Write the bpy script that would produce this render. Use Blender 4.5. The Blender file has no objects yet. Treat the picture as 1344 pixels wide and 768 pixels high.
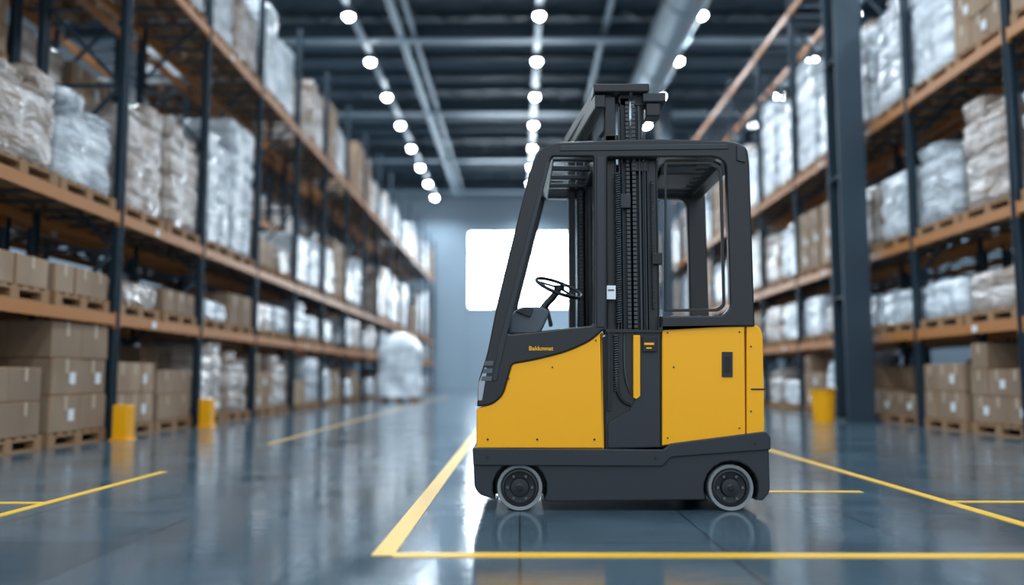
import bpy, bmesh, math, random
from math import radians, tan, atan, cos, sin, pi
from mathutils import Vector, Matrix, noise

SC = bpy.context.scene
COL = SC.collection
SC.view_settings.view_transform = 'Standard'
SC.view_settings.look = 'None'

CAM_H = 0.72
FPX = 1150.0
PITCH = radians(5.5)

# ------------------------------------------------------------------ materials
def new_mat(name):
    m = bpy.data.materials.new(name); m.use_nodes = True
    nt = m.node_tree
    return m, nt, nt.nodes['Principled BSDF']

def mat(name, col, rough=0.5, metal=0.0, bump=0.0, bscale=30.0, var=0.0, coat=0.0, spec=0.5):
    m, nt, b = new_mat(name)
    b.inputs['Base Color'].default_value = (*col, 1)
    b.inputs['Roughness'].default_value = rough
    b.inputs['Metallic'].default_value = metal
    b.inputs['Coat Weight'].default_value = coat
    b.inputs['Specular IOR Level'].default_value = spec
    if bump or var:
        tc = nt.nodes.new('ShaderNodeTexCoord')
        n = nt.nodes.new('ShaderNodeTexNoise'); n.inputs['Scale'].default_value = bscale
        n.inputs['Detail'].default_value = 4
        nt.links.new(tc.outputs['Object'], n.inputs['Vector'])
        if bump:
            bp = nt.nodes.new('ShaderNodeBump'); bp.inputs['Strength'].default_value = bump
            bp.inputs['Distance'].default_value = 0.01
            nt.links.new(n.outputs['Fac'], bp.inputs['Height'])
            nt.links.new(bp.outputs['Normal'], b.inputs['Normal'])
        if var:
            r = nt.nodes.new('ShaderNodeMapRange')
            r.inputs['To Min'].default_value = rough - var; r.inputs['To Max'].default_value = rough + var
            nt.links.new(n.outputs['Fac'], r.inputs['Value'])
            nt.links.new(r.outputs['Result'], b.inputs['Roughness'])
    return m

def emis(name, col, s):
    m, nt, b = new_mat(name)
    b.inputs['Base Color'].default_value = (*col, 1)
    b.inputs['Emission Color'].default_value = (*col, 1)
    b.inputs['Emission Strength'].default_value = s
    return m

M_yel = mat('yellow_paint', (0.94, 0.41, 0.004), 0.32, 0, 0.02, 250, 0.03, 0.08, 0.35)
M_blk = mat('black_frame_paint', (0.008, 0.010, 0.013), 0.34, 0, 0.03, 300, 0.05)
M_char = mat('charcoal_plastic', (0.017, 0.021, 0.027), 0.5, 0, 0.08, 400, 0.05)
M_dark = mat('deep_black_steel', (0.007, 0.009, 0.012), 0.35, 0.2)
M_grey = mat('grey_plastic', (0.08, 0.10, 0.12), 0.5)
M_hose = mat('hose_rubber', (0.035, 0.042, 0.050), 0.35)
M_steel = mat('brushed_steel', (0.35, 0.38, 0.42), 0.3, 0.9)
M_tyre = mat('polyurethane_tyre', (0.20, 0.22, 0.23), 0.55, 0, 0.15, 120)
M_hub = mat('hub_dark', (0.018, 0.020, 0.024), 0.4, 0.3)
M_white = mat('white_label', (0.75, 0.78, 0.8), 0.6)
M_seam = mat('seam_dark', (0.01, 0.01, 0.01), 0.7)
M_rackpost = mat('rack_upright_steel', (0.020, 0.042, 0.062), 0.42, 0.2)
M_beam = mat('rack_beam_orange', (0.44, 0.165, 0.036), 0.42, 0, 0.05, 20)
M_deck = mat('rack_deck_steel', (0.08, 0.10, 0.12), 0.5, 0.5)
M_wood = mat('pallet_wood', (0.32, 0.18, 0.09), 0.8, 0, 0.3, 25)
M_struct = mat('structural_steel', (0.038, 0.066, 0.092), 0.45, 0.2)
M_col = mat('column_paint', (0.030, 0.052, 0.074), 0.45, 0.2)
M_ceil = mat('ceiling_sheet', (0.045, 0.078, 0.104), 0.6)
M_duct = mat('duct_metal', (0.30, 0.39, 0.45), 0.4, 0.35)
M_wall = mat('wall_panel', (0.26, 0.34, 0.41), 0.7, 0, 0.1, 3)
M_line = mat('floor_line_yellow', (0.80, 0.46, 0.040), 0.4, 0, 0.1, 60, 0.12)
M_lamp = emis('lamp_led', (0.90, 0.96, 1.0), 70.0)
M_win = emis('window_daylight', (0.84, 0.93, 1.0), 12.0)

# see-through glass
m, nt, b = new_mat('cab_glass')
tr = nt.nodes.new('ShaderNodeBsdfTransparent'); tr.inputs[0].default_value = (0.93, 0.96, 0.97, 1)
gl = nt.nodes.new('ShaderNodeBsdfGlossy'); gl.inputs['Roughness'].default_value = 0.03
mx = nt.nodes.new('ShaderNodeMixShader'); mx.inputs[0].default_value = 0.07
nt.links.new(tr.outputs[0], mx.inputs[1]); nt.links.new(gl.outputs[0], mx.inputs[2])
nt.links.new(mx.outputs[0], nt.nodes['Material Output'].inputs[0])
M_glass = m

def film_mat(name, dark, light, bias):
    """cartons seen through crinkled stretch film: carton-by-carton tint, film creases, gloss and painted gloss streaks"""
    m, nt, b = new_mat(name)
    N = nt.nodes.new; Lk = nt.links.new
    tc = N('ShaderNodeTexCoord'); oi = N('ShaderNodeObjectInfo')
    sc_ = N('ShaderNodeMath'); sc_.operation = 'MULTIPLY'; sc_.inputs[1].default_value = 40
    Lk(oi.outputs['Random'], sc_.inputs[0])
    ad = N('ShaderNodeVectorMath'); ad.operation = 'ADD'
    Lk(tc.outputs['Object'], ad.inputs[0]); Lk(sc_.outputs[0], ad.inputs[1])
    # per-carton cells
    snap = N('ShaderNodeVectorMath'); snap.operation = 'SNAP'; snap.inputs[1].default_value = (0.49, 0.39, 0.33)
    Lk(ad.outputs[0], snap.inputs[0])
    wn = N('ShaderNodeTexWhiteNoise'); Lk(snap.outputs[0], wn.inputs['Vector'])
    # film creases drawn out diagonally; noise also paints whitish glossy streaks into the colour
    mp = N('ShaderNodeMapping'); mp.inputs['Scale'].default_value = (1.0, 1.0, 3.2); mp.inputs['Rotation'].default_value = (0.35, 0.3, 0)
    Lk(ad.outputs[0], mp.inputs['Vector'])
    n = N('ShaderNodeTexNoise'); n.inputs['Scale'].default_value = 1.8
    n.inputs['Detail'].default_value = 3; n.inputs['Roughness'].default_value = 0.5; n.inputs['Distortion'].default_value = 0.3
    Lk(mp.outputs[0], n.inputs['Vector'])
    mixf = N('ShaderNodeMath'); mixf.operation = 'MULTIPLY_ADD'; mixf.inputs[1].default_value = 0.34
    Lk(wn.outputs['Value'], mixf.inputs[0]); Lk(n.outputs['Fac'], mixf.inputs[2])
    cr = N('ShaderNodeValToRGB')
    cr.color_ramp.elements[0].position = 0.46 - bias; cr.color_ramp.elements[0].color = (*dark, 1)
    cr.color_ramp.elements[1].position = 0.92 - bias; cr.color_ramp.elements[1].color = (*light, 1)
    Lk(mixf.outputs[0], cr.inputs['Fac'])
    hs = N('ShaderNodeHueSaturation')
    mr = N('ShaderNodeMapRange'); mr.inputs['To Min'].default_value = 0.72; mr.inputs['To Max'].default_value = 1.15
    Lk(oi.outputs['Random'], mr.inputs['Value']); Lk(mr.outputs[0], hs.inputs['Value'])
    Lk(cr.outputs['Color'], hs.inputs['Color']); Lk(hs.outputs[0], b.inputs['Base Color'])
    b.inputs['Roughness'].default_value = 0.30
    b.inputs['Specular IOR Level'].default_value = 0.8
    b.inputs['Coat Weight'].default_value = 1.0; b.inputs['Coat Roughness'].default_value = 0.14
    v = N('ShaderNodeTexNoise'); v.inputs['Scale'].default_value = 2.4; v.inputs['Detail'].default_value = 2
    v.inputs['Distortion'].default_value = 0.8
    Lk(mp.outputs[0], v.inputs['Vector'])
    bp = N('ShaderNodeBump'); bp.inputs['Strength'].default_value = 0.45; bp.inputs['Distance'].default_value = 0.09
    Lk(v.outputs['Fac'], bp.inputs['Height'])
    bp2 = N('ShaderNodeBump'); bp2.inputs['Strength'].default_value = 1.0; bp2.inputs['Distance'].default_value = 0.14
    Lk(v.outputs['Fac'], bp2.inputs['Height'])
    Lk(bp.outputs['Normal'], b.inputs['Normal']); Lk(bp2.outputs['Normal'], b.inputs['Coat Normal'])
    return m

M_filmw = film_mat('stretch_film_white', (0.36, 0.41, 0.45), (0.76, 0.82, 0.87), 0.05)
M_filmb = film_mat('stretch_film_over_cardboard', (0.27, 0.185, 0.13), (0.54, 0.48, 0.44), -0.02)

def card_mat():
    m, nt, b = new_mat('cardboard')
    oi = nt.nodes.new('ShaderNodeObjectInfo'); tc = nt.nodes.new('ShaderNodeTexCoord')
    n = nt.nodes.new('ShaderNodeTexNoise'); n.inputs['Scale'].default_value = 1.6
    nt.links.new(tc.outputs['Object'], n.inputs['Vector'])
    cr = nt.nodes.new('ShaderNodeValToRGB')
    cr.color_ramp.elements[0].position = 0.3; cr.color_ramp.elements[0].color = (0.26, 0.165, 0.105, 1)
    cr.color_ramp.elements[1].position = 0.7; cr.color_ramp.elements[1].color = (0.38, 0.26, 0.17, 1)
    nt.links.new(n.outputs['Fac'], cr.inputs['Fac'])
    hs = nt.nodes.new('ShaderNodeHueSaturation')
    mr = nt.nodes.new('ShaderNodeMapRange'); mr.inputs['To Min'].default_value = 0.75; mr.inputs['To Max'].default_value = 1.2
    nt.links.new(oi.outputs['Random'], mr.inputs['Value']); nt.links.new(mr.outputs[0], hs.inputs['Value'])
    nt.links.new(cr.outputs['Color'], hs.inputs['Color']); nt.links.new(hs.outputs[0], b.inputs['Base Color'])
    b.inputs['Roughness'].default_value = 0.7
    return m
M_card = card_mat()
M_tape = mat('packing_tape', (0.50, 0.38, 0.27), 0.35)

def floor_mat():
    m, nt, b = new_mat('polished_concrete_floor')
    tc = nt.nodes.new('ShaderNodeTexCoord')
    mp = nt.nodes.new('ShaderNodeMapping'); mp.inputs['Location'].default_value = (0.0, 0.35, 0)
    nt.links.new(tc.outputs['Object'], mp.inputs['Vector'])
    br = nt.nodes.new('ShaderNodeTexBrick'); br.offset = 0.0; br.squash = 1.0
    br.inputs['Scale'].default_value = 1.0
    br.inputs['Brick Width'].default_value = 0.85; br.inputs['Row Height'].default_value = 0.85
    br.inputs['Mortar Size'].default_value = 0.006; br.inputs['Mortar Smooth'].default_value = 0.3
    br.inputs['Color1'].default_value = (0.056, 0.096, 0.126, 1)
    br.inputs['Color2'].default_value = (0.074, 0.120, 0.154, 1)
    br.inputs['Mortar'].default_value = (0.022, 0.035, 0.048, 1)
    nt.links.new(mp.outputs[0], br.inputs['Vector'])
    n = nt.nodes.new('ShaderNodeTexNoise'); n.inputs['Scale'].default_value = 1.3; n.inputs['Detail'].default_value = 8
    n.inputs['Roughness'].default_value = 0.65
    nt.links.new(tc.outputs['Object'], n.inputs['Vector'])
    cr = nt.nodes.new('ShaderNodeValToRGB')
    cr.color_ramp.elements[0].position = 0.3; cr.color_ramp.elements[0].color = (0.72, 0.72, 0.72, 1)
    cr.color_ramp.elements[1].position = 0.7; cr.color_ramp.elements[1].color = (1.18, 1.18, 1.18, 1)
    nt.links.new(n.outputs['Fac'], cr.inputs['Fac'])
    mu = nt.nodes.new('ShaderNodeMix'); mu.data_type = 'RGBA'; mu.blend_type = 'MULTIPLY'; mu.inputs[0].default_value = 1
    nt.links.new(br.outputs['Color'], mu.inputs[6]); nt.links.new(cr.outputs['Color'], mu.inputs[7])
    nt.links.new(mu.outputs[2], b.inputs['Base Color'])
    mr = nt.nodes.new('ShaderNodeMapRange'); mr.inputs['From Min'].default_value = 0.3; mr.inputs['From Max'].default_value = 0.7
    mr.inputs['To Min'].default_value = 0.08; mr.inputs['To Max'].default_value = 0.20
    nt.links.new(n.outputs['Fac'], mr.inputs['Value']); nt.links.new(mr.outputs[0], b.inputs['Roughness'])
    n2 = nt.nodes.new('ShaderNodeTexNoise'); n2.inputs['Scale'].default_value = 14; n2.inputs['Detail'].default_value = 3
    nt.links.new(tc.outputs['Object'], n2.inputs['Vector'])
    sb = nt.nodes.new('ShaderNodeMath'); sb.operation = 'MULTIPLY_ADD'
    sb.inputs[1].default_value = -0.6
    nt.links.new(br.outputs['Fac'], sb.inputs[0]); nt.links.new(n2.outputs['Fac'], sb.inputs[2])
    bp = nt.nodes.new('ShaderNodeBump'); bp.inputs['Strength'].default_value = 0.08; bp.inputs['Distance'].default_value = 0.01
    nt.links.new(sb.outputs[0], bp.inputs['Height']); nt.links.new(bp.outputs['Normal'], b.inputs['Normal'])
    b.inputs['Specular IOR Level'].default_value = 1.0
    b.inputs['Specular Tint'].default_value = (0.85, 0.95, 1.0, 1)
    return m
M_floor = floor_mat()

# ------------------------------------------------------------------ mesh helpers
class MB:
    def __init__(s): s.v = []; s.f = []; s.m = []; s.mats = []
    def mi(s, mt):
        if mt not in s.mats: s.mats.append(mt)
        return s.mats.index(mt)
    def box(s, x0, x1, y0, y1, z0, z1, mt, rot=0.0):
        i = len(s.v)
        pts = [(x0,y0,z0),(x1,y0,z0),(x1,y1,z0),(x0,y1,z0),(x0,y0,z1),(x1,y0,z1),(x1,y1,z1),(x0,y1,z1)]
        if rot:
            cx, cy = (x0+x1)/2, (y0+y1)/2
            pts = [(cx+(x-cx)*cos(rot)-(y-cy)*sin(rot), cy+(x-cx)*sin(rot)+(y-cy)*cos(rot), z) for x,y,z in pts]
        s.v += pts
        k = s.mi(mt)
        for q in [(0,3,2,1),(4,5,6,7),(0,1,5,4),(1,2,6,5),(2,3,7,6),(3,0,4,7)]:
            s.f.append(tuple(i+a for a in q)); s.m.append(k)
    def bar(s, p, q, w, mt, h=None):
        """square bar between two points"""
        h = h or w
        p, q = Vector(p), Vector(q); d = (q-p).normalized()
        up = Vector((0,0,1)) if abs(d.z) < 0.95 else Vector((0,1,0))
        a = d.cross(up).normalized()*w/2; b_ = a.cross(d).normalized()*h/2
        i = len(s.v)
        for c in (p, q):
            for sa, sb in ((-1,-1),(1,-1),(1,1),(-1,1)): s.v.append(tuple(c+a*sa+b_*sb))
        k = s.mi(mt)
        for f in [(0,3,2,1),(4,5,6,7),(0,1,5,4),(1,2,6,5),(2,3,7,6),(3,0,4,7)]:
            s.f.append(tuple(i+a for a in f)); s.m.append(k)
    def cyl(s, c, r, h, mt, axis='z', n=20, r2=None):
        r2 = r if r2 is None else r2
        i = len(s.v); k = s.mi(mt)
        for j, (rr, t) in enumerate(((r, -h/2), (r2, h/2))):
            for a in range(n):
                u, v = rr*cos(2*pi*a/n), rr*sin(2*pi*a/n)
                d = {'z': (u, v, t), 'y': (v, t, u), 'x': (t, u, v)}[axis]
                s.v.append((c[0]+d[0], c[1]+d[1], c[2]+d[2]))
        for a in range(n):
            b_ = (a+1) % n
            s.f.append((i+a, i+b_, i+n+b_, i+n+a)); s.m.append(k)
        s.f.append(tuple(i+a for a in reversed(range(n)))); s.m.append(k)
        s.f.append(tuple(i+n+a for a in range(n))); s.m.append(k)
    def mesh(s, name):
        me = bpy.data.meshes.new(name); me.from_pydata(s.v, [], s.f)
        for mt in s.mats: me.materials.append(mt)
        me.polygons.foreach_set('material_index', s.m); me.update()
        return me
    def obj(s, name, parent=None, bevel=0.0, smooth=False):
        o = bpy.data.objects.new(name, s.mesh(name)); COL.objects.link(o)
        if parent: o.parent = parent
        if smooth: smooth_angle(o.data)
        if bevel:
            bv = o.modifiers.new('bevel', 'BEVEL'); bv.width = bevel; bv.segments = 2; bv.limit_method = 'ANGLE'
        return o

def smooth_angle(me, a=35):
    for p in me.polygons: p.use_smooth = True
    me.set_sharp_from_angle(angle=radians(a))

def empty(name, loc=(0,0,0)):
    e = bpy.data.objects.new(name, None); e.location = loc; e.empty_display_size = 0.3
    COL.objects.link(e); return e

def fillet(pts, r):
    out = []; n = len(pts)
    for i, p in enumerate(pts):
        rr = r
        if len(p) == 3: rr = p[2]
        P = Vector(p[:2]); A = Vector(pts[i-1][:2]); B = Vector(pts[(i+1) % n][:2])
        a = A-P; b_ = B-P
        d = min(rr, a.length*0.45, b_.length*0.45)
        if d < 1e-4: out.append(tuple(P)); continue
        s, e = P+a.normalized()*d, P+b_.normalized()*d
        for k in range(6):
            t = k/5
            q = s*(1-t)**2 + P*2*t*(1-t) + e*t*t
            out.append((q.x, q.y))
    return out

def plate(name, outer, y0, y1, mt, parent, holes=(), bevel=0.004, r=0.01, hr=None):
    """side-elevation outline (x,z) extruded across the width y0..y1"""
    cu = bpy.data.curves.new(name, 'CURVE'); cu.dimensions = '2D'; cu.fill_mode = 'BOTH'
    for pts, rr in [(outer, r)] + [(h, hr or r) for h in holes]:
        pp = fillet(pts, rr)
        sp = cu.splines.new('POLY'); sp.points.add(len(pp)-1)
        for i, (a, c) in enumerate(pp): sp.points[i].co = (a, c, 0, 1)
        sp.use_cyclic_u = True
    cu.extrude = max((y1-y0)/2-bevel, 0.0001); cu.bevel_depth = bevel; cu.bevel_resolution = 2; cu.offset = -bevel
    t = bpy.data.objects.new('tmp', cu); COL.objects.link(t)
    bpy.context.view_layer.update()
    dg = bpy.context.evaluated_depsgraph_get()
    me = bpy.data.meshes.new_from_object(t.evaluated_get(dg))
    bpy.data.objects.remove(t); 
    yc = (y0+y1)/2
    for v in me.vertices:
        x, y, z = v.co; v.co = (x, yc-z, y)
    me.name = name; me.materials.clear(); me.materials.append(mt)
    bm = bmesh.new(); bm.from_mesh(me); bmesh.ops.remove_doubles(bm, verts=bm.verts, dist=1e-5)
    bmesh.ops.recalc_face_normals(bm, faces=bm.faces); bm.to_mesh(me); bm.free()
    smooth_angle(me, 50)
    o = bpy.data.objects.new(name, me); COL.objects.link(o)
    wn = o.modifiers.new('weighted', 'WEIGHTED_NORMAL'); wn.keep_sharp = True; wn.weight = 100; wn.thresh = 0.01
    # flat side faces stay truly flat
    for p in me.polygons:
        if abs(p.normal.y) > 0.999: p.use_smooth = False
    if parent: o.parent = parent
    return o

def tube(name, pts, rad, mt, parent, cyclic=False, smooth=True, res=3):
    cu = bpy.data.curves.new(name, 'CURVE'); cu.dimensions = '3D'
    sp = cu.splines.new('NURBS' if smooth else 'POLY'); sp.points.add(len(pts)-1)
    for i, p in enumerate(pts): sp.points[i].co = (*p, 1)
    sp.use_cyclic_u = cyclic
    if smooth: sp.order_u = 3; sp.use_endpoint_u = True
    cu.bevel_depth = rad; cu.bevel_resolution = res; cu.use_fill_caps = True
    cu.materials.append(mt)
    t = bpy.data.objects.new('tmp', cu); COL.objects.link(t)
    bpy.context.view_layer.update()
    me = bpy.data.meshes.new_from_object(t.evaluated_get(bpy.context.evaluated_depsgraph_get()))
    bpy.data.objects.remove(t); me.name = name
    smooth_angle(me, 50)
    o = bpy.data.objects.new(name, me); COL.objects.link(o)
    if parent: o.parent = parent
    return o

def lathe_y(name, prof, c, mts, parent, n=56):
    """prof: list of (radius, y offset, material index)"""
    v = []; f = []; mi = []
    for r, y, _ in prof:
        for a in range(n): v.append((c[0]+r*cos(2*pi*a/n), c[1]+y, c[2]+r*sin(2*pi*a/n)))
    for k in range(len(prof)-1):
        for a in range(n):
            b_ = (a+1) % n
            f.append((k*n+a, k*n+b_, (k+1)*n+b_, (k+1)*n+a)); mi.append(prof[k][2])
    f.append(tuple(range(n))); mi.append(prof[0][2])
    f.append(tuple((len(prof)-1)*n+a for a in reversed(range(n)))); mi.append(prof[-1][2])
    me = bpy.data.meshes.new(name); me.from_pydata(v, [], f)
    for q in mts: me.materials.append(q)
    me.polygons.foreach_set('material_index', mi); me.update()
    bm = bmesh.new(); bm.from_mesh(me); bmesh.ops.recalc_face_normals(bm, faces=bm.faces); bm.to_mesh(me); bm.free()
    smooth_angle(me, 30)
    o = bpy.data.objects.new(name, me); COL.objects.link(o); o.parent = parent
    return o

# ------------------------------------------------------------------ ROOM
XW = 14.0; YF = 50.0; YB = -7.0; ZC = 12.0
b = MB(); b.box(-XW, XW, YB, YF, -0.1, 0, M_floor); b.obj('floor')
b = MB(); b.box(-XW, XW, YB, YF, ZC, ZC+0.1, M_ceil); b.obj('ceiling')
b = MB(); b.box(-XW-0.2, -XW, YB, YF, 0, ZC, M_wall); b.obj('wall_left')
b = MB(); b.box(XW, XW+0.2, YB, YF, 0, ZC, M_wall); b.obj('wall_right')
WX0, WX1, WZ0, WZ1 = -2.95, 2.95, 4.6, 9.1
b = MB()
b.box(-XW, WX0, YF, YF+0.2, 0, ZC, M_wall); b.box(WX1, XW, YF, YF+0.2, 0, ZC, M_wall)
b.box(WX0, WX1, YF, YF+0.2, 0, WZ0, M_wall); b.box(WX0, WX1, YF, YF+0.2, WZ1, ZC, M_wall)
for i in range(14):   # panel ribs
    x = -13 + i*2
    if WX0-0.2 < x < WX1+0.2:
        b.box(x-0.04, x+0.04, YF-0.04, YF, 0, WZ0-0.1, M_wall)
    else: b.box(x-0.04, x+0.04, YF-0.04, YF, 0, ZC, M_wall)
b.obj('wall_back')
b = MB()
b.box(WX0, WX1, YF+0.1, YF+0.12, WZ0, WZ1, M_win)
for x in (WX0, WX0/2, 0, WX1/2, WX1): b.box(x-0.07, x+0.07, YF-0.02, YF+0.1, WZ0, WZ1, M_wall)
for z in (WZ0, WZ0+3.2, WZ1): b.box(WX0, WX1, YF-0.03, YF+0.1, z-0.10, z+0.10, M_wall)
b.obj('window_1')

# ceiling structure
b = MB()
y = 1.75
while y < YF:
    b.box(-XW, XW, y-0.05, y+0.05, ZC-0.2, ZC, M_struct); y += 1.75
b.obj('trim_1')
trs = MB()
for y in (-2, 5, 12, 19, 26, 33.5, 41, 48):
    trs.box(-XW, XW, y-0.15, y+0.15, 11.45, 11.5, M_struct)
    trs.box(-XW, XW, y-0.02, y+0.02, 11.0, 11.5, M_struct)
    trs.box(-XW, XW, y-0.17, y+0.17, 10.95, 11.02, M_duct)
    for x in range(-14, 14, 2):
        trs.bar((x, y, 11.5), (x+1, y, 12), 0.07, M_struct); trs.bar((x+1, y, 12), (x+2, y, 11.5), 0.07, M_struct)
trs.obj('roof_truss')
LAMPX = (-9.2, -4.7, 0.55, 5.0, 9.2)
b = MB()
for x in LAMPX:
    b.box(x-0.09, x+0.09, YB, YF-0.05, 10.80, 10.86, M_duct)
    yy = -5
    while yy < YF:
        b.box(x-0.01, x+0.01, yy-0.01, yy+0.01, 10.86, ZC, M_struct); yy += 3.5
b.obj('lighting_cable_tray')
b = MB()
b.cyl((4.25, 21.4, 10.35), 0.55, 56.6, M_duct, 'y', 28)
for i in range(23): b.cyl((4.25, -5+i*2.4, 10.35), 0.58, 0.08, M_duct, 'y', 28)
for i in range(12): b.box(3.70, 3.72, -4+i*4.8, -3.98+i*4.8, 10.35, 12, M_struct)
b.obj('ventilation_duct', smooth=True)
b = MB(); b.cyl((-3.6, 21.4, 11.1), 0.12, 56.6, M_duct, 'y', 14); b.cyl((-3.2, 21.4, 11.1), 0.07, 56.6, M_duct, 'y', 12)
b.cyl((2.6, 21.4, 11.25), 0.09, 56.6, M_duct, 'y', 12); b.obj('sprinkler_pipe', smooth=True)

# structural columns (I sections)
def column(x, y):
    b = MB()
    b.box(x-0.22, x+0.22, y-0.28, y-0.24, 0, ZC, M_col)
    b.box(x-0.22, x+0.22, y+0.24, y+0.28, 0, ZC, M_col)
    b.box(x-0.03, x+0.03, y-0.24, y+0.24, 0, ZC, M_col)
    b.box(x-0.30, x+0.30, y-0.36, y+0.36, 0, 0.04, M_col)
    for z in (2, 4, 6, 8, 10): b.box(x-0.21, x+0.21, y-0.24, y+0.24, z, z+0.02, M_col)
    b.obj('steel_column')
for y in (14.4, 32.3): column(5.45, y)

# high bay lamps (domed diffuser in a dark reflector housing) with their own light
lm = MB()
lm.cyl((0,0,0.10), 0.17, 0.10, M_col, 'z', 24, 0.12)
lm.cyl((0,0,0.18), 0.08, 0.08, M_col, 'z', 16, 0.06)
for k in range(5):
    a0, a1 = k*pi/10, (k+1)*pi/10
    zz0, zz1 = -0.13*sin(a0), -0.13*sin(a1)
    lm.cyl((0,0,0.05+(zz0+zz1)/2), 0.13*cos(a1)+0.002, abs(zz1-zz0), M_lamp, 'z', 24, 0.13*cos(a0))
lmesh = lm.mesh('high_bay_lamp')
spots = []
for e_ in (370, 560):
    spot = bpy.data.lights.new('lamp_light', 'SPOT'); spot.energy = e_; spot.color = (0.76, 0.89, 1.0)
    spot.spot_size = radians(165); spot.spot_blend = 0.6; spot.shadow_soft_size = 0.2
    spots.append(spot)
for x in LAMPX:
    y = -4.75
    while y < 49:
        o = bpy.data.objects.new('high_bay_lamp', lmesh); o.location = (x, y, 10.57); COL.objects.link(o)
        l = bpy.data.objects.new('lamp_light', spots[1 if y > 24 else 0]); l.parent = o; l.location = (0, 0, -0.32); COL.objects.link(l)
        y += 3.5

# ------------------------------------------------------------------ FLOOR MARKINGS
b = MB(); T = 0.003
def ln(x0, x1, y0, y1): b.box(x0, x1, y0, y1, 0.0, T, M_line)
ln(-0.60, -0.51, 3.62, 34)
ln(-0.51, 9.0, 3.59, 3.68)
ln(2.43, 2.50, 3.68, 34)
ln(0.9, 2.15, 5.59, 5.66)
ln(2.50, 9.0, 5.15, 5.21)
ln(-2.74, -2.68, 0.5, 6.75)
ln(-2.72, -2.68, 9.5, 34)
ln(-9.0, -2.74, 5.06, 5.12)
b.obj('floor_marking')

# ------------------------------------------------------------------ PALLET LOADS
def pallet(b):
    for i in range(7): b.box(-0.5, 0.5, -0.6+i*0.183, -0.6+i*0.183+0.1, 0.122, 0.144, M_wood)
    for x in (-0.5, -0.05, 0.4):
        b.box(x, x+0.1, -0.6, 0.6, 0.1, 0.122, M_wood)
        b.box(x, x+0.1, -0.6, 0.6, 0.0, 0.02, M_wood)
        for y in (-0.6, -0.07, 0.46): b.box(x, x+0.1, y, y+0.14, 0.02, 0.1, M_wood)

def film_hull(b, x0, x1, y0, y1, z0, z1, mt, seed, expo=9, lay=0.33):
    """stretch-film skin round a stack: squarish rings, box-layer grooves, wrinkles"""
    n = 60; rows = max(6, int((z1-z0)/0.06)); i0 = len(b.v); k = b.mi(mt)
    cx, cy = (x0+x1)/2, (y0+y1)/2; a_, b_ = (x1-x0)/2, (y1-y0)/2
    for r in range(rows+2):
        t = min(1, r/rows); z = z0+t*(z1-z0)
        g = abs(((z-z0)/lay+0.5) % 1-0.5)          # 0 at a layer joint
        groove = 0.028*max(0, 1-g*6)
        top = 0.05*max(0, (t-0.93)/0.07)**2
        for a in range(n):
            an = 2*pi*(a+0.5)/n; c, s = cos(an), sin(an)
            q = (abs(c)**expo+abs(s)**expo)**(-1/expo)
            sx, sy = c*q, s*q
            side = abs(sy) if abs(sx) > abs(sy) else abs(sx)
            mid = 0.025*max(0, 1-side*8)            # vertical joint between cartons
            w = 0.022*noise.noise(Vector((sx*2+seed, sy*2, z*5)))+0.02*noise.noise(Vector((sx*1.1, sy*1.1+seed, z*1.3)))
            f = -groove-mid-top+w
            if r == rows+1: f = -0.18
            zz = z+(0.02*noise.noise(Vector((sx*3, sy*3, seed))) if r >= rows else 0)
            b.v.append((cx+sx*(a_+f), cy+sy*(b_+f), zz))
    for r in range(rows+1):
        for a in range(n):
            c = (a+1) % n
            b.f.append((i0+r*n+a, i0+r*n+c, i0+(r+1)*n+c, i0+(r+1)*n+a)); b.m.append(k)
    b.f.append(tuple(i0+(rows+1)*n+a for a in range(n))); b.m.append(k)
    b.f.append(tuple(i0+a for a in reversed(range(n)))); b.m.append(k)

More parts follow.
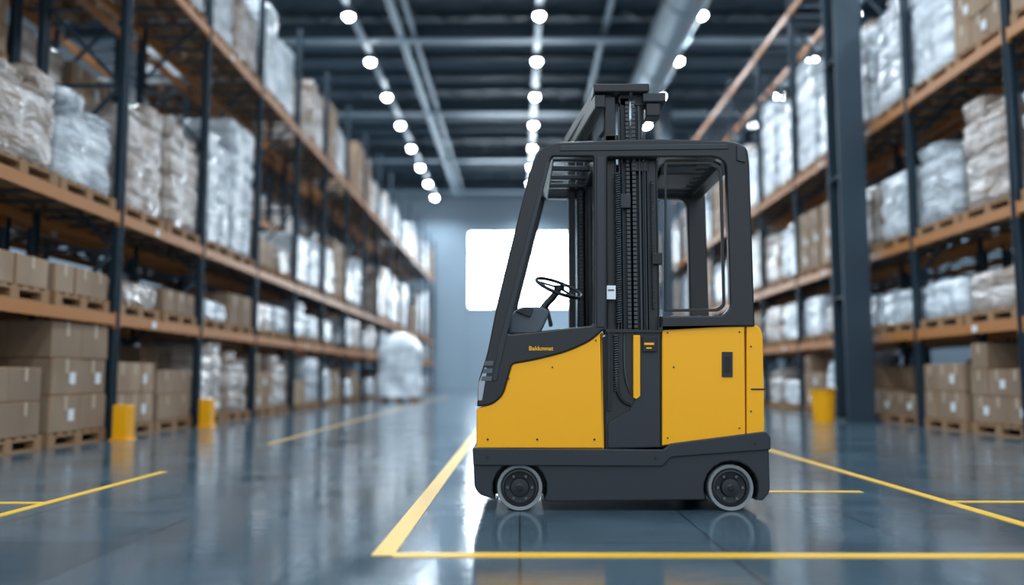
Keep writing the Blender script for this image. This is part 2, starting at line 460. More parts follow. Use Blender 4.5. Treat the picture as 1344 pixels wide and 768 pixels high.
def load_mesh(name, kind, h, seed):
    rnd = random.Random(seed); b = MB(); pallet(b)
    z = 0.144; H = h-0.144
    if kind != 'box':
        mt = M_filmw if kind == 'white' else M_filmb
        if H > 0.7 and rnd.random() < 0.6:
            top = z+H*rnd.uniform(0.68, 0.85)
            film_hull(b, -0.49, 0.49, -0.585, 0.585, z, top, mt, seed)
            ys = rnd.uniform(-0.1, 0.25)
            film_hull(b, -0.46, 0.47, -0.57, ys, top-0.02, z+H, mt, seed+5)
            film_hull(b, -0.45, 0.45, ys+0.01, 0.56, top-0.02, z+H-rnd.uniform(0.05, 0.2), mt, seed+9)
        else:
            film_hull(b, -0.49, 0.49, -0.585, 0.585, z, z+H, mt, seed)
        me = b.mesh(name); smooth_angle(me, 50); return me
    lay = max(1, round(H/0.36)); lh = H/lay
    nx, ny = rnd.choice(((2, 2), (2, 2), (2, 3)))
    for k in range(lay):
        for i in range(nx):
            for j in range(ny):
                if k == lay-1 and lay > 1 and rnd.random() < 0.25: continue
                w, d = 0.98/nx, 1.16/ny
                x0 = -0.49+i*w+rnd.uniform(-.012, .012); y0 = -0.58+j*d+rnd.uniform(-.015, .015)
                hh = lh-0.004
                b.box(x0+.002, x0+w-.002, y0+.002, y0+d-.002, z+k*lh, z+k*lh+hh, M_card, rnd.uniform(-.02, .02))
                yc = y0+d/2
                for xf in (x0-0.004, x0+w-0.002):
                    if i == (0 if xf < x0 else nx-1):
                        b.box(xf, xf+0.006, yc-0.03, yc+0.03, z+k*lh+hh*0.6, z+k*lh+hh, M_tape)
                        if rnd.random() < 0.3:
                            b.box(xf-0.002, xf+0.008, yc+0.06, yc+0.17, z+k*lh+hh*0.3, z+k*lh+hh*0.62, M_white)
    me = b.mesh(name)
    bm = bmesh.new(); bm.from_mesh(me)
    ci = b.mats.index(M_card)
    es = [e for e in bm.edges if e.link_faces and e.link_faces[0].material_index == ci]
    bmesh.ops.bevel(bm, geom=es, offset=0.010, segments=1, affect='EDGES', clamp_overlap=True)
    bm.to_mesh(me); bm.free(); me.update()
    return me

HTS = [0.45, 0.65, 0.9, 1.15, 1.3, 1.6, 1.9, 2.4]
VAR = {}
NM = {'box': 'cardboard_box_pallet', 'white': 'shrink_wrapped_pallet', 'brown': 'film_wrapped_carton_pallet'}
for kind in ('box', 'white', 'brown'):
    for i, h in enumerate(HTS):
        VAR[(kind, h)] = [load_mesh(NM[kind], kind, h, i*7+len(kind)+s*31) for s in range(2)]
far_parent = empty('distant_pallet_stock')
def put_load(x, y, z, kind, h, rnd, far=False):
    me = rnd.choice(VAR[(kind, h)])
    o = bpy.data.objects.new(NM[kind] if not far else 'pallet_load', me)
    o.location = (x, y, z); o.rotation_euler = (0, 0, rnd.choice((0, pi))+rnd.uniform(-.03, .03))
    COL.objects.link(o)
    if far: o.parent = far_parent

# ------------------------------------------------------------------ RACKS
def rack(xf, sgn, levels, top, y0, y1, extra=()):
    """xf: aisle face, sgn: direction away from aisle; frames every 2.7 m"""
    e = empty('pallet_rack', (xf, y0, 0)); D = 1.1
    up = MB(); be = MB()
    y = y0; ys = []
    while y <= y1+0.01: ys.append(y); y += 2.7
    for y in ys:
        yy = y-y0
        for d in (0.05, D-0.05):
            c = sgn*d
            up.box(c-0.05, c+0.05, yy-0.05, yy-0.035, 0, top, M_rackpost)
            up.box(c-0.05, c+0.05, yy+0.035, yy+0.05, 0, top, M_rackpost)
            up.box(c+sgn*0.02-0.01, c+sgn*0.02+0.01, yy-0.05, yy+0.05, 0, top, M_rackpost)
            up.box(c-0.08, c+0.08, yy-0.07, yy+0.07, 0, 0.012, M_rackpost)
        z = 0.2; k = 0
        while z+1.0 < top:
            a, c = (sgn*0.08, sgn*(D-0.08)) if k % 2 == 0 else (sgn*(D-0.08), sgn*0.08)
            up.bar((a, yy, z), (c, yy, z+1.0), 0.04, M_rackpost)
            if k % 2 == 0: up.bar((sgn*0.08, yy, z), (sgn*(D-0.08), yy, z), 0.04, M_rackpost)
            z += 1.0; k += 1
    for z in levels:
        for i in range(len(ys)-1):
            a, c = ys[i]-y0+0.05, ys[i+1]-y0-0.05
            for d in (0.03, D-0.03):
                be.box(sgn*d-0.025, sgn*d+0.025, a, c, z-0.13, z-0.005, M_beam)
                for q in (a, c-0.012):
                    be.box(sgn*d-0.03, sgn*d+0.03, q, q+0.012, z-0.17, z+0.02, M_beam)
            for j in range(5):
                yy = a+0.2+j*(c-a-0.4)/4
                be.box(min(sgn*0.05, sgn*(D-0.05)), max(sgn*0.05, sgn*(D-0.05)), yy-0.03, yy+0.03, z-0.035, z-0.002, M_deck)
            if (i*7+int(z*3)) % 3 == 0:
                be.box(-sgn*0.002-0.004, -sgn*0.002+0.004, a+0.9, a+1.02, z-0.11, z-0.03, M_white)
    u = up.obj('uprights', e); v = be.obj('beams', e)
    return ys

rnd = random.Random(11)
LL = [1.45, 2.65, 6.0]
RL = [1.40, 2.75, 4.85]
ysL = rack(-4.70, -1, LL, 8.2, 4.8, 48.0)
ysR = rack(5.80, 1, RL+[8.6], 8.9, 4.8, 48.0)
rack(-6.05, -1, [1.45, 2.65, 4.4, 6.0], 8.2, 4.8, 48.0)
rack(7.15, 1, [1.40, 2.75, 4.85, 6.8], 8.9, 4.8, 48.0)

def fit(h): return max([q for q in HTS if q <= h] or [HTS[0]])
spec = {
 ('L',1,0): [('box',1.15),('box',1.3)], ('L',2,0): [('box',0.9),('box',1.15)], ('L',3,0): [('brown',1.3),('brown',1.15)],
 ('L',4,0): [('box',1.15),('brown',1.15)], ('L',5,0): [('box',0.65),('white',1.15)],
 ('L',1,1): [('box',0.45),('box',0.45)], ('L',2,1): [('brown',0.45),('box',0.45)], ('L',3,1): [('white',0.45),('box',0.65)],
 ('L',4,1): [('brown',0.65),('white',0.65)],
 ('L',1,2): [('brown',1.15),('white',1.15)], ('L',2,2): [('brown',1.6),('brown',1.6)], ('L',3,2): [('white',1.9),('white',2.4)],
 ('L',4,2): [('box',0.65),('brown',0.65)], ('L',5,2): [('white',1.15),('white',1.3)],
 ('L',3,3): [('white',1.3),('brown',1.3)], ('L',4,3): [('white',1.9),('white',1.6)], ('L',5,3): [None,('brown',1.6)],('L',6,3): [('box',1.6),('white',1.3)],
 ('R',2,0): [('box',1.15),('box',0.9)], ('R',3,0): [('box',0.45),('box',0.9)], ('R',4,0): [('white',1.15),('box',1.15)],
 ('R',1,1): [('brown',0.65),('brown',0.9)], ('R',2,1): [('brown',0.65),('white',0.65)], ('R',3,1): [('white',0.65),('white',0.65)],
 ('R',1,2): [('brown',1.3),('white',1.3)], ('R',2,2): [('brown',1.6),('white',1.3)], ('R',3,2): [('white',1.15),('brown',1.15)],
 ('R',1,3): [('box',1.9),('box',1.6)], ('R',2,3): [('box',1.6),('white',1.6)], ('R',3,3): [('white',1.9),('white',1.9)],
 ('R',4,3): [('white',1.6),('white',2.4)], ('R',5,3): [('white',1.9),('white',2.4)],
}
def stock(side, xf, sgn, ys, levels, maxh, back=False, prob=0.9):
    for i in range(len(ys)-1):
        for L, z in enumerate([0.0]+levels):
            sp = spec.get((side, i, L)) if not back else None
            for j in range(2):
                y = ys[i]+0.70+j*1.30
                if sp:
                    if sp[j] is None: continue
                    kind, h = sp[j]
                else:
                    if rnd.random() > prob: continue
                    kind = rnd.choice(('white','white','white','brown','brown','box'))
                    h = fit(maxh[L]*rnd.uniform(0.55, 1.0))
                put_load(xf+sgn*(0.55+rnd.uniform(-.02, .02)), y, z+0.0, kind, h, rnd, far=(back or ys[i] > 21))
stock('L', -4.70, -1, ysL, LL, [1.3, 1.05, 2.5, 1.9])
stock('R', 5.80, 1, ysR, RL, [1.2, 1.15, 1.9, 2.4])
stock('L', -6.05, -1, ysL, [1.45, 2.65, 4.4, 6.0], [1.3, 1.0, 1.3, 1.3, 1.9], back=True, prob=0.8)
stock('R', 7.15, 1, ysR, [1.40, 2.75, 4.85, 6.8], [1.2, 1.15, 1.9, 1.6, 1.6], back=True, prob=0.8)

# big wrapped bale standing in the aisle
def bale(x, y, h, w):
    b = MB(); pallet(b); n = 40; rows = 18
    i0 = len(b.v); k = b.mi(M_filmw)
    for r in range(rows+1):
        t = r/rows; z = 0.144+t*(h-0.144)
        s = (1.0-0.14*t-0.40*max(0, (t-0.7)/0.3)**2)*w/2
        if r == rows: s *= 0.7
        for a in range(n):
            an = 2*pi*a/n; c, s_ = cos(an), sin(an)
            q = (abs(c)**4+abs(s_)**4)**(-0.25)
            d = 1+0.14*noise.noise(Vector((c*1.8, s_*1.8, z*1.7)))+0.05*noise.noise(Vector((c*6, s_*6, z*3)))
            b.v.append((c*q*s*d, s_*q*s*d, z))
    for r in range(rows):
        for a in range(n):
            c = (a+1) % n
            b.f.append((i0+r*n+a, i0+r*n+c, i0+(r+1)*n+c, i0+(r+1)*n+a)); b.m.append(k)
    b.f.append(tuple(i0+rows*n+a for a in range(n))); b.m.append(k)
    o = b.obj('shrink_wrapped_bale', smooth=True); o.location = (x, y, 0)
bale(-3.55, 26.0, 2.0, 1.3)

# yellow upright guards at the foot of the racks, and a yellow bin
def guard(x, y, h=0.40, w=0.16):
    b = MB()
    b.box(x-w/2, x+w/2, y-0.14, y-0.10, 0, h, M_yel); b.box(x-w/2, x-w/2+0.03, y-0.10, y+0.08, 0, h, M_yel)
    b.box(x+w/2-0.03, x+w/2, y-0.10, y+0.08, 0, h, M_yel); b.box(x-w/2-0.03, x+w/2+0.03, y-0.16, y+0.1, 0, 0.015, M_yel)
    b.obj('rack_upright_guard', bevel=0.01)
for y in (10.2, 12.9): guard(-4.55, y-0.05)
b = MB(); b.cyl((0,0,0.25), 0.16, 0.50, M_yel, 'z', 24, 0.19); b.cyl((0,0,0.51), 0.205, 0.03, M_yel, 'z', 24)
b.cyl((0,0,0.535), 0.17, 0.02, M_char, 'z', 24)
o = b.obj('yellow_bin', smooth=True); o.location = (4.80, 14.0, 0)

# ------------------------------------------------------------------ FORKLIFT
Y0, Y1 = 4.80, 6.00
def S(u, v, Y=Y0):
    """image pixel coordinates, back-projected through the camera -> metres on the vertical plane Y"""
    t = (384.0-v)/FPX
    dz = Y*tan(PITCH+atan(t))
    dep = Y*cos(PITCH)+dz*sin(PITCH)
    return ((u-682.0)/FPX*dep, dz+CAM_H)
def SS(pts, Y=Y0):
    out = []
    for p in pts:
        a = S(p[0], p[1], Y)
        out.append((a[0], a[1]) if len(p) == 2 else (a[0], a[1], p[2]))
    return out

FK = empty('forklift', (0.55, 5.4, 0))
parts_start = set(bpy.data.objects)
P = None  # parented at the end, keeping world coordinates

# chassis with wheel arches
def arc(cx, cy, r, a0, a1, n=10):
    return [(cx+r*cos(radians(a0+(a1-a0)*i/n)), cy+r*sin(radians(a0+(a1-a0)*i/n)), 0.0) for i in range(n+1)]
ch = [(621,590,0.01),(869,592,0.01),(878,583,0.01),(1002,567,0.02),(1008,575,0.01),(1010,646,0.03),(1000,657,0.01)]
ch += arc(959, 641, 36, 25, -205+0, 12)[0:13]
ch += [(722,659,0.01)]
ch += arc(682, 641, 36, 25, -205, 12)
ch += [(630,650,0.01),(622,640,0.03)]
plate('chassis', SS(ch), Y0, Y1, M_char, P, bevel=0.008, r=0.01)
plate('chassis_lip', SS([(620,588),(870,590),(879,582),(1003,566),(1010,574),(1010,590),(880,600),(869,612),(621,611)]), Y0-0.012, Y1+0.012, M_char, P, bevel=0.006, r=0.008)
b = MB(); x0 = S(650,0)[0]; x1 = S(990,0)[0]
b.box(x0, x1, Y0+0.25, Y1-0.25, 0.06, 0.25, M_dark); b.obj('underframe')

# wheels
for (u, v) in ((682, 640.5), (959, 640.5)):
    cx, cz = S(u, v); R = cz-0.0008
    for ya, s in ((Y0+0.006, 1), (Y1-0.006, -1)):
        R1 = R
        prof = [(R1*0.62, 0.10*s, 1), (R1*0.97, 0.10*s, 0), (R1, 0.09*s, 0), (R1, 0.012*s, 0), (R1*0.97, 0.0, 0), (R1*0.86, 0.002*s, 0), (R1*0.82, 0.012*s, 1),
                (R1*0.78, 0.006*s, 1), (R1*0.70, 0.004*s, 1), (R1*0.66, 0.022*s, 1), (R1*0.42, 0.026*s, 1), (R1*0.38, 0.008*s, 1), (R1*0.14, 0.004*s, 1), (R1*0.10, 0.0, 2)]
        lathe_y('wheel', prof, (cx, ya, cz), [M_tyre, M_hub, M_dark], FK)
        b = MB()
        for k in range(6):
            a = k*pi/3
            b.cyl((cx+R1*0.54*cos(a), ya+0.02*s, cz+R1*0.54*sin(a)), 0.008, 0.014, M_grey, 'y', 8)
        b.obj('wheel_bolts')

# yellow bodywork
yl = [(625,590),(625,536,0.02),(645,531,0.03),(660,519,0.04),(672,477,0.02),(702,472,0.1),(745,461,0.1),(775,447,0.1),(790,434,0.01),(793,590)]
plate('front_body_panel', SS(yl), Y0+0.004, Y1-0.004, M_yel, P, bevel=0.010, r=0.006)
plate('rear_body_panel', SS([(869,429),(977,427),(978,573),(869,585)]), Y0+0.004, Y1-0.004, M_yel, P, bevel=0.005, r=0.004)
plate('rear_cover', SS([(979.5,427),(996,427,0.03),(1001,440,0.03),(1003,568),(979.5,571)]), Y0+0.004, Y1-0.004, M_yel, P, bevel=0.007, r=0.01)
plate('rear_cover_joint', SS([(985,510),(1003.5,510),(1003.5,512),(985,512)]), Y0+0.001, Y1-0.001, M_seam, P, bevel=0.0005, r=0.0)
plate('body_core', SS([(640,588),(640,545),(676,482),(780,455),(800,436),(870,436),(870,434),(992,434),(996,575),(875,588)]), Y0+0.03, Y1-0.03, M_dark, P, bevel=0.004)

# black side frames
outer = [(706,197,0.03),(728,187,0.03),(800,184,0.05),(870,183,0.05),(962,186,0.04),(980,193,0.04),(983,215,0.02),(990,429,0.01),(868,431,0.005),(868,436,0.004),
         (791,434,0.01),(775,448,0.1),(745,462,0.1),(702,473,0.1),(672,478,0.02),(660,520,0.04),(645,532,0.03),(626,534,0.01),(628,500,0.02),(640,462,0.05),(652,400,0.1),(696,222,0.1)]
h1 = [(724,206,0.015),(779,206,0.01),(779,427,0.02),(740,431,0.05),(690,437,0.03),(667,439,0.012),(670,418,0.02)]
h2 = [(797,207,0.01),(940,207,0.05),(953,216,0.04),(958,404,0.04),(948,414,0.02),(867,415,0.005),(867,434,0.003),(797,434,0.003)]
plate('cab_side_frame_near', SS(outer), Y0-0.006, Y0+0.055, M_blk, P, holes=[SS(h1), SS(h2)], bevel=0.010)
plate('cab_side_frame_far', SS(outer), Y1-0.055, Y1+0.006, M_blk, P, holes=[SS(h1), SS(h2)], bevel=0.010)
plate('a_pillar_trim', SS([(717,214),(722,214),(664,446),(652,500),(646,500),(656,446)]), Y0-0.014, Y0, M_char, P, bevel=0.003, r=0.004)
plate('b_pillar_trim', SS([(783,207),(794,207),(794,430),(783,430)]), Y0-0.014, Y0, M_char, P, bevel=0.004, r=0.005)
plate('roof_trim', SS([(735,192),(955,190),(955,197),(735,199)]), Y0-0.012, Y0, M_char, P, bevel=0.003, r=0.003)
plate('hinge_bracket', SS([(966,192),(977,195),(977,215),(966,212)]), Y0-0.016, Y0, M_char, P, bevel=0.003, r=0.004)
plate('window_surround', SS([(873,212),(939,212,0.05),(949,220,0.04),(953,402,0.04),(944,409,0.02),(873,409)]), Y0+0.02, Y0+0.035, M_blk, P,
      holes=[SS([(876,215),(936,215,0.05),(945,223,0.04),(949,399,0.04),(941,405,0.02),(876,405)])], bevel=0.003)

# front cowl across the full width (black nose) with lamp cluster
plate('front_cowl', SS([(629,533),(631,500,0.03),(642,462,0.05),(650,425,0.05),(655,412,0.02),(664,440,0.02),(690,440,0.02),(790,430),(788,433),(745,460),(702,471),(674,476),(662,516),(645,529)]),
      Y0+0.04, Y1-0.04, M_blk, P, bevel=0.01)
for i, (a, c) in enumerate(((474, 480), (484, 490), (494, 500))):
    plate('nose_vent_%d' % i, SS([(637-i*2, a), (648-i, a), (647-i, c), (635-i*2, c)]), Y0-0.012, Y0, M_grey, P, bevel=0.001, r=0.001)
plate('headlamp', SS([(628,503),(636,482),(640,484),(633,526),(627,526)]), Y0-0.010, Y0+0.2, M_steel, P, bevel=0.003, r=0.006)
plate('headlamp_far', SS([(628,503),(636,482),(640,484),(633,526),(627,526)]), Y1-0.2, Y1+0.010, M_steel, P, bevel=0.003, r=0.006)
plate('windscreen', SS([(699,224),(702,224),(655,412),(652,412)]), Y0+0.055, Y1-0.055, M_glass, P, bevel=0.0005, r=0.0)

# overhead guard: cross members + slats
b = MB()
zt = S(800, 187)[1]; zb = S(800, 199)[1]
def cross(u0, u1, v0, v1, mt=M_blk):
    xa, za = S(u0, v0); xb, zb_ = S(u1, v1)
    b.box(xa, xb, Y0+0.03, Y1-0.03, min(za, zb_), max(za, zb_), mt)
cross(709, 728, 192, 206); cross(955, 975, 190, 207); cross(782, 794, 190, 206); cross(868, 880, 190, 203)
for k in range(9):
    yy = Y0+0.12+k*0.12
    b.box(S(872,190)[0], S(965,190)[0], yy-0.022, yy+0.022, zb+0.005, zt-0.01, M_blk)
b.box(S(724,190)[0], S(784,190)[0], Y0+0.05, Y1-0.05, zt-0.02, zt-0.006, M_glass)
for k in range(4):
    yy = Y0+0.24+k*0.24
    b.box(S(724,190)[0], S(784,190)[0], yy-0.02, yy+0.02, zb, zt-0.02, M_blk)
b.box(S(880,190)[0], S(930,190)[0], Y0+0.35, Y0+0.75, zb-0.05, zb, M_char)
b.obj('overhead_guard', bevel=0.006)

# mast : nested channels, chains, cylinders, cross heads
def chan(b, x0, x1, y0, y1, z0, z1, t=0.012, mt=M_dark, side=1):
    b.box(x0, x1, y0, y0+t, z0, z1, mt)
    b.box(x0, x1, y1-t, y1, z0, z1, mt)
    xa = x0 if side > 0 else x1-t
    b.box(xa, xa+t, y0+t, y1-t, z0, z1, mt)
b = MB()
Yn = Y0+0.07
zl = 0.45
zr = S(850,200)[1]
chan(b, 0.488, 0.545, Yn, Yn+0.09, zl, 2.31, mt=M_blk)
chan(b, 0.575, 0.628, Yn+0.02, Yn+0.11, zl, 2.31, mt=M_dark)
chan(b, 0.660, 0.700, Yn+0.04, Yn+0.13, zl, 2.28, mt=M_blk, side=-1)
chan(b, 0.718, 0.778, Yn, Yn+0.09, zl, zr, mt=M_blk, side=-1)
# rail edges (machined lips) and inner carriage profiles
for xx_ in (0.488, 0.538, 0.575, 0.700-0.008, 0.718, 0.770):
    b.box(xx_, xx_+0.008, Yn-0.012, Yn+0.002, zl, zr-0.01, M_char)
b.box(0.53, 0.60, Yn+0.14, Yn+0.18, zl, zr-0.02, M_dark)
b.box(0.69, 0.74, Yn+0.14, Yn+0.18, zl, zr-0.02, M_dark)
Yf = Y1-0.19
chan(b, 0.33, 0.375, Yf, Yf+0.09, zl, 2.31, mt=M_blk)
chan(b, 0.385, 0.43, Yf, Yf+0.11, zl, 2.31, mt=M_dark)
chan(b, 0.44, 0.50, Yf-0.02, Yf+0.10, zl, 2.29, mt=M_blk)
chan(b, 0.56, 0.62, Yf, Yf+0.09, zl, 2.0, mt=M_dark, side=-1)
chan(b, 0.66, 0.80, Yf, Yf+0.09, zl, 1.95, mt=M_blk, side=-1)
b.obj('mast_channels', bevel=0.003)
b = MB()
b.cyl((0.602, Yn+0.06, (0.5+2.3)/2), 0.020, 1.8, M_char, 'z', 16)
b.cyl((0.64, Yn+0.20, (0.5+2.0)/2), 0.045, 1.5, M_dark, 'z', 24)
b.cyl((0.54, 5.2, (0.5+2.0)/2), 0.032, 1.5, M_dark, 'z', 20)
b.cyl((0.46, 5.6, (0.5+2.0)/2), 0.032, 1.5, M_dark, 'z', 20)
b.cyl((0.677, Yn-0.01, 1.45), 0.007, 1.6, M_hose, 'z', 12)
b.cyl((0.708, Yn+0.00, 1.35), 0.006, 1.5, M_hose, 'z', 12)
b.cyl((0.565, Yn+0.00, 1.45), 0.006, 1.6, M_hose, 'z', 12)
b.obj('lift_cylinders', smooth=True)
b = MB()
for cx, cy in ((0.645, Yn-0.01), (0.41, Yf-0.02), (0.612, Yn-0.0)):
    z = 0.75; k = 0
    while z < 2.27:
        b.box(cx-0.010, cx+0.010, cy-0.006-(k % 2)*0.003, cy+0.006+(k % 2)*0.003, z, z+0.018, M_hose)
        z += 0.024; k += 1
b.obj('lift_chain')
def wedge(b, pts, z0, z1, mt):
    i = len(b.v); n = len(pts); k = b.mi(mt)
    for z in (z0, z1):
        for p in pts: b.v.append((p[0], p[1], z))
    for a in range(n):
        c = (a+1) % n; b.f.append((i+a, i+c, i+n+c, i+n+a)); b.m.append(k)
    b.f.append(tuple(i+a for a in reversed(range(n)))); b.m.append(k)
    b.f.append(tuple(i+n+a for a in range(n))); b.m.append(k)
b = MB()
# top cap over the near upright, a box-section arm running across to the far upright
wedge(b, [(0.42,Yn-0.04),(0.735,Yn-0.04),(0.735,Yn+0.14),(0.42,Yn+0.14)], 2.325, 2.375, M_blk)
wedge(b, [(0.42,Yn+0.10),(0.60,Yn+0.10),(0.50,Yf+0.12),(0.31,Yf+0.12)], 2.30, 2.37, M_blk)
wedge(b, [(0.43,Yn-0.02),(0.49,Yn-0.02),(0.40,Yf+0.12),(0.32,Yf+0.12)], 2.24, 2.32, M_blk)
wedge(b, [(0.70,Yn-0.03),(0.83,Yn-0.03),(0.83,Yn+0.14),(0.70,Yn+0.14)], 2.27, 2.325, M_char)
wedge(b, [(0.72,Yn-0.02),(0.80,Yn-0.02),(0.80,Yn+0.10),(0.72,Yn+0.10)], 2.19, 2.27, M_blk)
wedge(b, [(0.72,Yn+0.10),(0.80,Yn+0.10),(0.70,Yf+0.1),(0.62,Yf+0.1)], 2.26, 2.31, M_blk)
wedge(b, [(0.48,Yn),(0.56,Yn),(0.50,Yf+0.1),(0.42,Yf+0.1)], 2.04, 2.09, M_blk)
for z in (1.25, 1.75): wedge(b, [(0.56,Yn+0.09),(0.60,Yn+0.09),(0.50,Yf),(0.46,Yf)], z, z+0.07, M_blk)
b.obj('mast_crosshead', bevel=0.008)
b = MB()
for cx in (0.50, 0.60, 0.68): b.cyl((cx, Yn+0.03, 2.30), 0.035, 0.02, M_char, 'y', 20)
b.obj('chain_sheaves', smooth=True)

# coiled hose
def helix(x, y, z0, z1, r, pitch):
    n = int((z1-z0)/pitch*10); out = []
    for i in range(n+1):
        a = 2*pi*i/10; out.append((x+r*cos(a), y+r*sin(a), z0+(z1-z0)*i/n))
    return out
xh = S(813, 400)[0]
tube('coiled_hose', helix(xh, Y0+0.030, S(0,425)[1], S(0,225)[1], 0.015, 0.013), 0.0042, M_hose, None, smooth=False, res=2)
pts = [(S(813,425)[0], Y0+0.035, S(0,425)[1]), (S(811,440)[0], Y0+0.03, S(0,440)[1]), (S(808,480)[0], Y0+0.01, S(0,480)[1]), (S(809,512)[0], Y0+0.0, S(0,512)[1]), (S(818,530)[0], Y0+0.005, S(0,530)[1]), (S(828,532)[0], Y0+0.02, S(0,532)[1])]
tube('hose_lower', pts, 0.009, M_dark, None)
pts = [(S(820,436)[0], Y0+0.02, S(0,436)[1]), (S(819,470)[0], Y0+0.012, S(0,470)[1]), (S(822,505)[0], Y0+0.006, S(0,505)[1]), (S(829,518)[0], Y0+0.02, S(0,518)[1])]
tube('hose_second', pts, 0.007, M_hose, None)
tube('coiled_hose_lower', helix(S(809,470)[0], Y0+0.012, S(0,515)[1], S(0,440)[1], 0.014, 0.013), 0.0042, M_hose, None, smooth=False, res=2)
tube('thin_hose', helix(S(858,300)[0], Y0+0.05, S(0,405)[1], S(0,235)[1], 0.007, 0.012), 0.003, M_hose, None, smooth=False, res=2)
b = MB(); xx, zz = S(862, 338); b.box(xx-0.02, xx+0.035, Y0+0.03, Y0+0.07, zz-0.035, zz+0.03, M_dark)
xx, zz = S(822, 262); b.box(xx-0.03, xx+0.03, Y0+0.04, Y0+0.09, zz-0.04, zz+0.04, M_char)
xx, zz = S(842, 215); b.box(xx-0.05, xx+0.05, Y0+0.06, Y0+0.12, zz-0.03, zz+0.03, M_blk)
b.obj('mast_brackets', bevel=0.004)

# central lower access panel
plate('mast_cover', SS([(795,434),(868,434),(868,588),(795,590)]), Y0+0.022, Y0+0.05, M_blk, P, bevel=0.003, r=0.004)
plate('mast_cover_door', SS([(834,434),(866,434),(866,587),(798,588),(798,556),(826,540),(834,525)]), Y0+0.008, Y0+0.03, M_char, P, bevel=0.003, r=0.012)
plate('mast_cover_slot', SS([(797,436),(802,436),(802,540),(797,540)]), Y0+0.004, Y0+0.03, M_dark, P, bevel=0.002, r=0.002)
plate('yellow_guard_strip', SS([(831,440),(840,440),(840,520),(835,524),(831,522)]), Y0-0.004, Y0+0.02, M_yel, P, bevel=0.003, r=0.003)
plate('control_box', SS([(843,442),(862,442),(862,462),(843,462)]), Y0-0.004, Y0+0.02, M_dark, P, bevel=0.003, r=0.004)
plate('control_box_label', SS([(845,450),(858,450),(858,453),(845,453)]), Y0-0.006, Y0, M_yel, P, bevel=0.0005, r=0.0)
plate('control_box_label_small', SS([(848,456),(855,456),(855,458),(848,458)]), Y0-0.006, Y0, M_yel, P, bevel=0.0005, r=0.0)
plate('sticker', SS([(796,375),(808,375),(808,393),(796,393)]), Y0-0.002, Y0+0.03, M_white, P, bevel=0.001, r=0.002)
plate('sticker_band', SS([(798,380),(806,380),(806,382),(798,382)]), Y0-0.004, Y0, M_grey, P, bevel=0.0003, r=0.0)
plate('door_handle', SS([(947,462),(961,462),(961,495),(947,495)]), Y0-0.002, Y0+0.02, M_blk, P, bevel=0.002, r=0.004)
plate('door_handle_slot', SS([(950,468),(958,468),(958,489),(950,489)]), Y0-0.004, Y0, M_seam, P, bevel=0.001, r=0.004)
b = MB()
for u, v in ((705, 577), (780, 577), (640, 577), (782, 447), (668, 497), (876, 437), (970, 436), (876, 575), (970, 562), (985, 455), (985, 540), (725, 482), (884, 482)):
    x, z = S(u, v); b.cyl((x, Y0+0.003, z), 0.006 if v == 577 else 0.0045, 0.006, M_dark, 'y', 12)
for u, v in ((640, 600), (860, 601), (990, 582)):
    x, z = S(u, v); b.cyl((x, Y0-0.013, z), 0.006, 0.006, M_dark, 'y', 12)
b.obj('screws')

# writing on the cowl
tx = bpy.data.curves.new('cowl_lettering', 'FONT'); tx.body = 'Bakkmnat'; tx.size = 0.032; tx.extrude = 0.0006; tx.offset = 0.0008
tx.space_character = 1.05
tx.materials.append(M_yel)
to = bpy.data.objects.new('cowl_lettering', tx); COL.objects.link(to)
x, z = S(694, 460); to.location = (x, Y0-0.0075, z); to.rotation_euler = (radians(90), 0, 0)

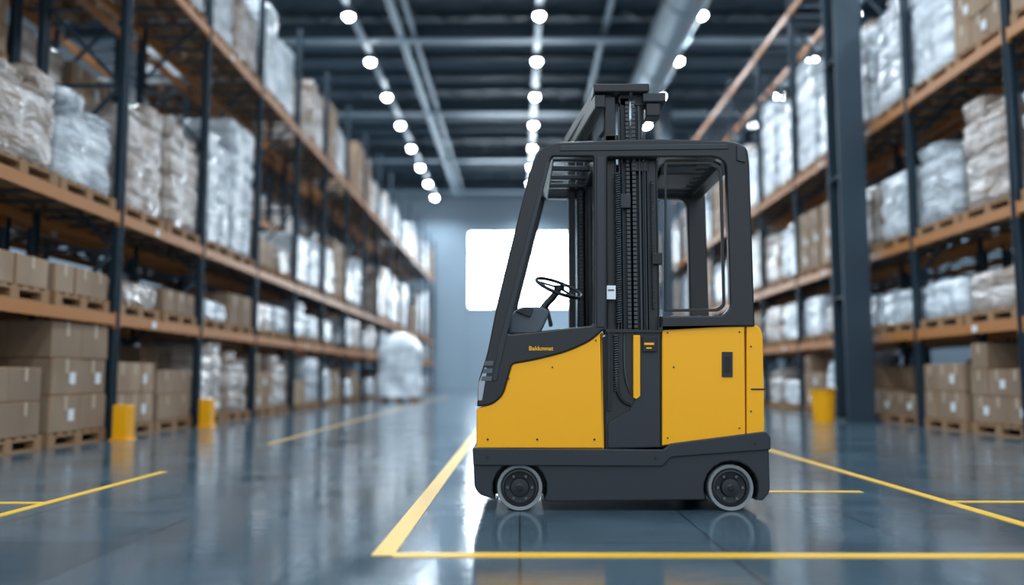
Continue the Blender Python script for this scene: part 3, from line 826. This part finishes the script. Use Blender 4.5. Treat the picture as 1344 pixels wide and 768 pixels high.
# dashboard, steering wheel
plate('dashboard', SS([(668,440),(672,412,0.02),(684,404,0.03),(712,404,0.03),(722,410,0.02),(712,432,0.02),(706,440)], 5.05), 4.98, 5.60, M_grey, P, bevel=0.012)
plate('dashboard_screen', SS([(676,410),(690,405),(700,406),(696,418)], 5.05), 4.965, 5.0, M_char, P, bevel=0.003)
plate('operator_floor_bulkhead', SS([(700,450),(700,440),(792,436),(792,450)]), Y0+0.05, Y1-0.05, M_char, P, bevel=0.004)
cx, cz = S(734, 378, 5.25)
a = S(700, 425, 5.25)
tube('steering_column', [(a[0], 5.25, a[1]), (a[0]+0.05, 5.25, a[1]+0.09), (cx-0.02, 5.25, cz-0.04), (cx, 5.25, cz)], 0.022, M_blk, None)
ax = Vector((0.38, -0.36, 1.0)).normalized(); q = ax.to_track_quat('Z', 'Y')
R = 0.145
pts = [tuple(Vector((cx, 5.25, cz))+q @ Vector((R*cos(2*pi*i/32), R*sin(2*pi*i/32), 0))) for i in range(32)]
tube('steering_wheel_rim', pts, 0.011, M_dark, None, cyclic=True, smooth=False, res=4)
b = MB()
for k in range(3):
    an = k*2*pi/3+0.5
    e_ = Vector((cx, 5.25, cz))+q @ Vector((R*cos(an), R*sin(an), 0)); b.bar((cx, 5.25, cz), tuple(e_), 0.022, M_dark, 0.010)
b.cyl((cx, 5.25, cz), 0.032, 0.03, M_dark, 'z', 16)
b.obj('steering_wheel_spokes')
plate('control_lever', SS([(716,404),(720,404),(726,428),(721,430)], 5.4), 5.38, 5.41, M_dark, P, bevel=0.003)

bpy.context.view_layer.update()
for o in set(bpy.data.objects)-parts_start:
    if o.parent is None or o.parent is FK:
        o.parent = FK; o.matrix_parent_inverse = FK.matrix_world.inverted()

# ------------------------------------------------------------------ LIGHT
w = bpy.data.worlds.new('world'); SC.world = w; w.use_nodes = True
bg = w.node_tree.nodes['Background']; bg.inputs[0].default_value = (0.80, 0.91, 1.0, 1); bg.inputs[1].default_value = 1.2

# ------------------------------------------------------------------ CAMERA
cam = bpy.data.cameras.new('camera'); co = bpy.data.objects.new('camera', cam); COL.objects.link(co)
co.location = (0, 0, CAM_H); co.rotation_euler = (radians(90)+PITCH, 0, atan(10/FPX))
cam.sensor_width = 36; cam.lens = 36*FPX/1344; cam.clip_end = 200
cam.dof.use_dof = True; cam.dof.focus_distance = 4.88; cam.dof.aperture_fstop = 0.55
SC.camera = co
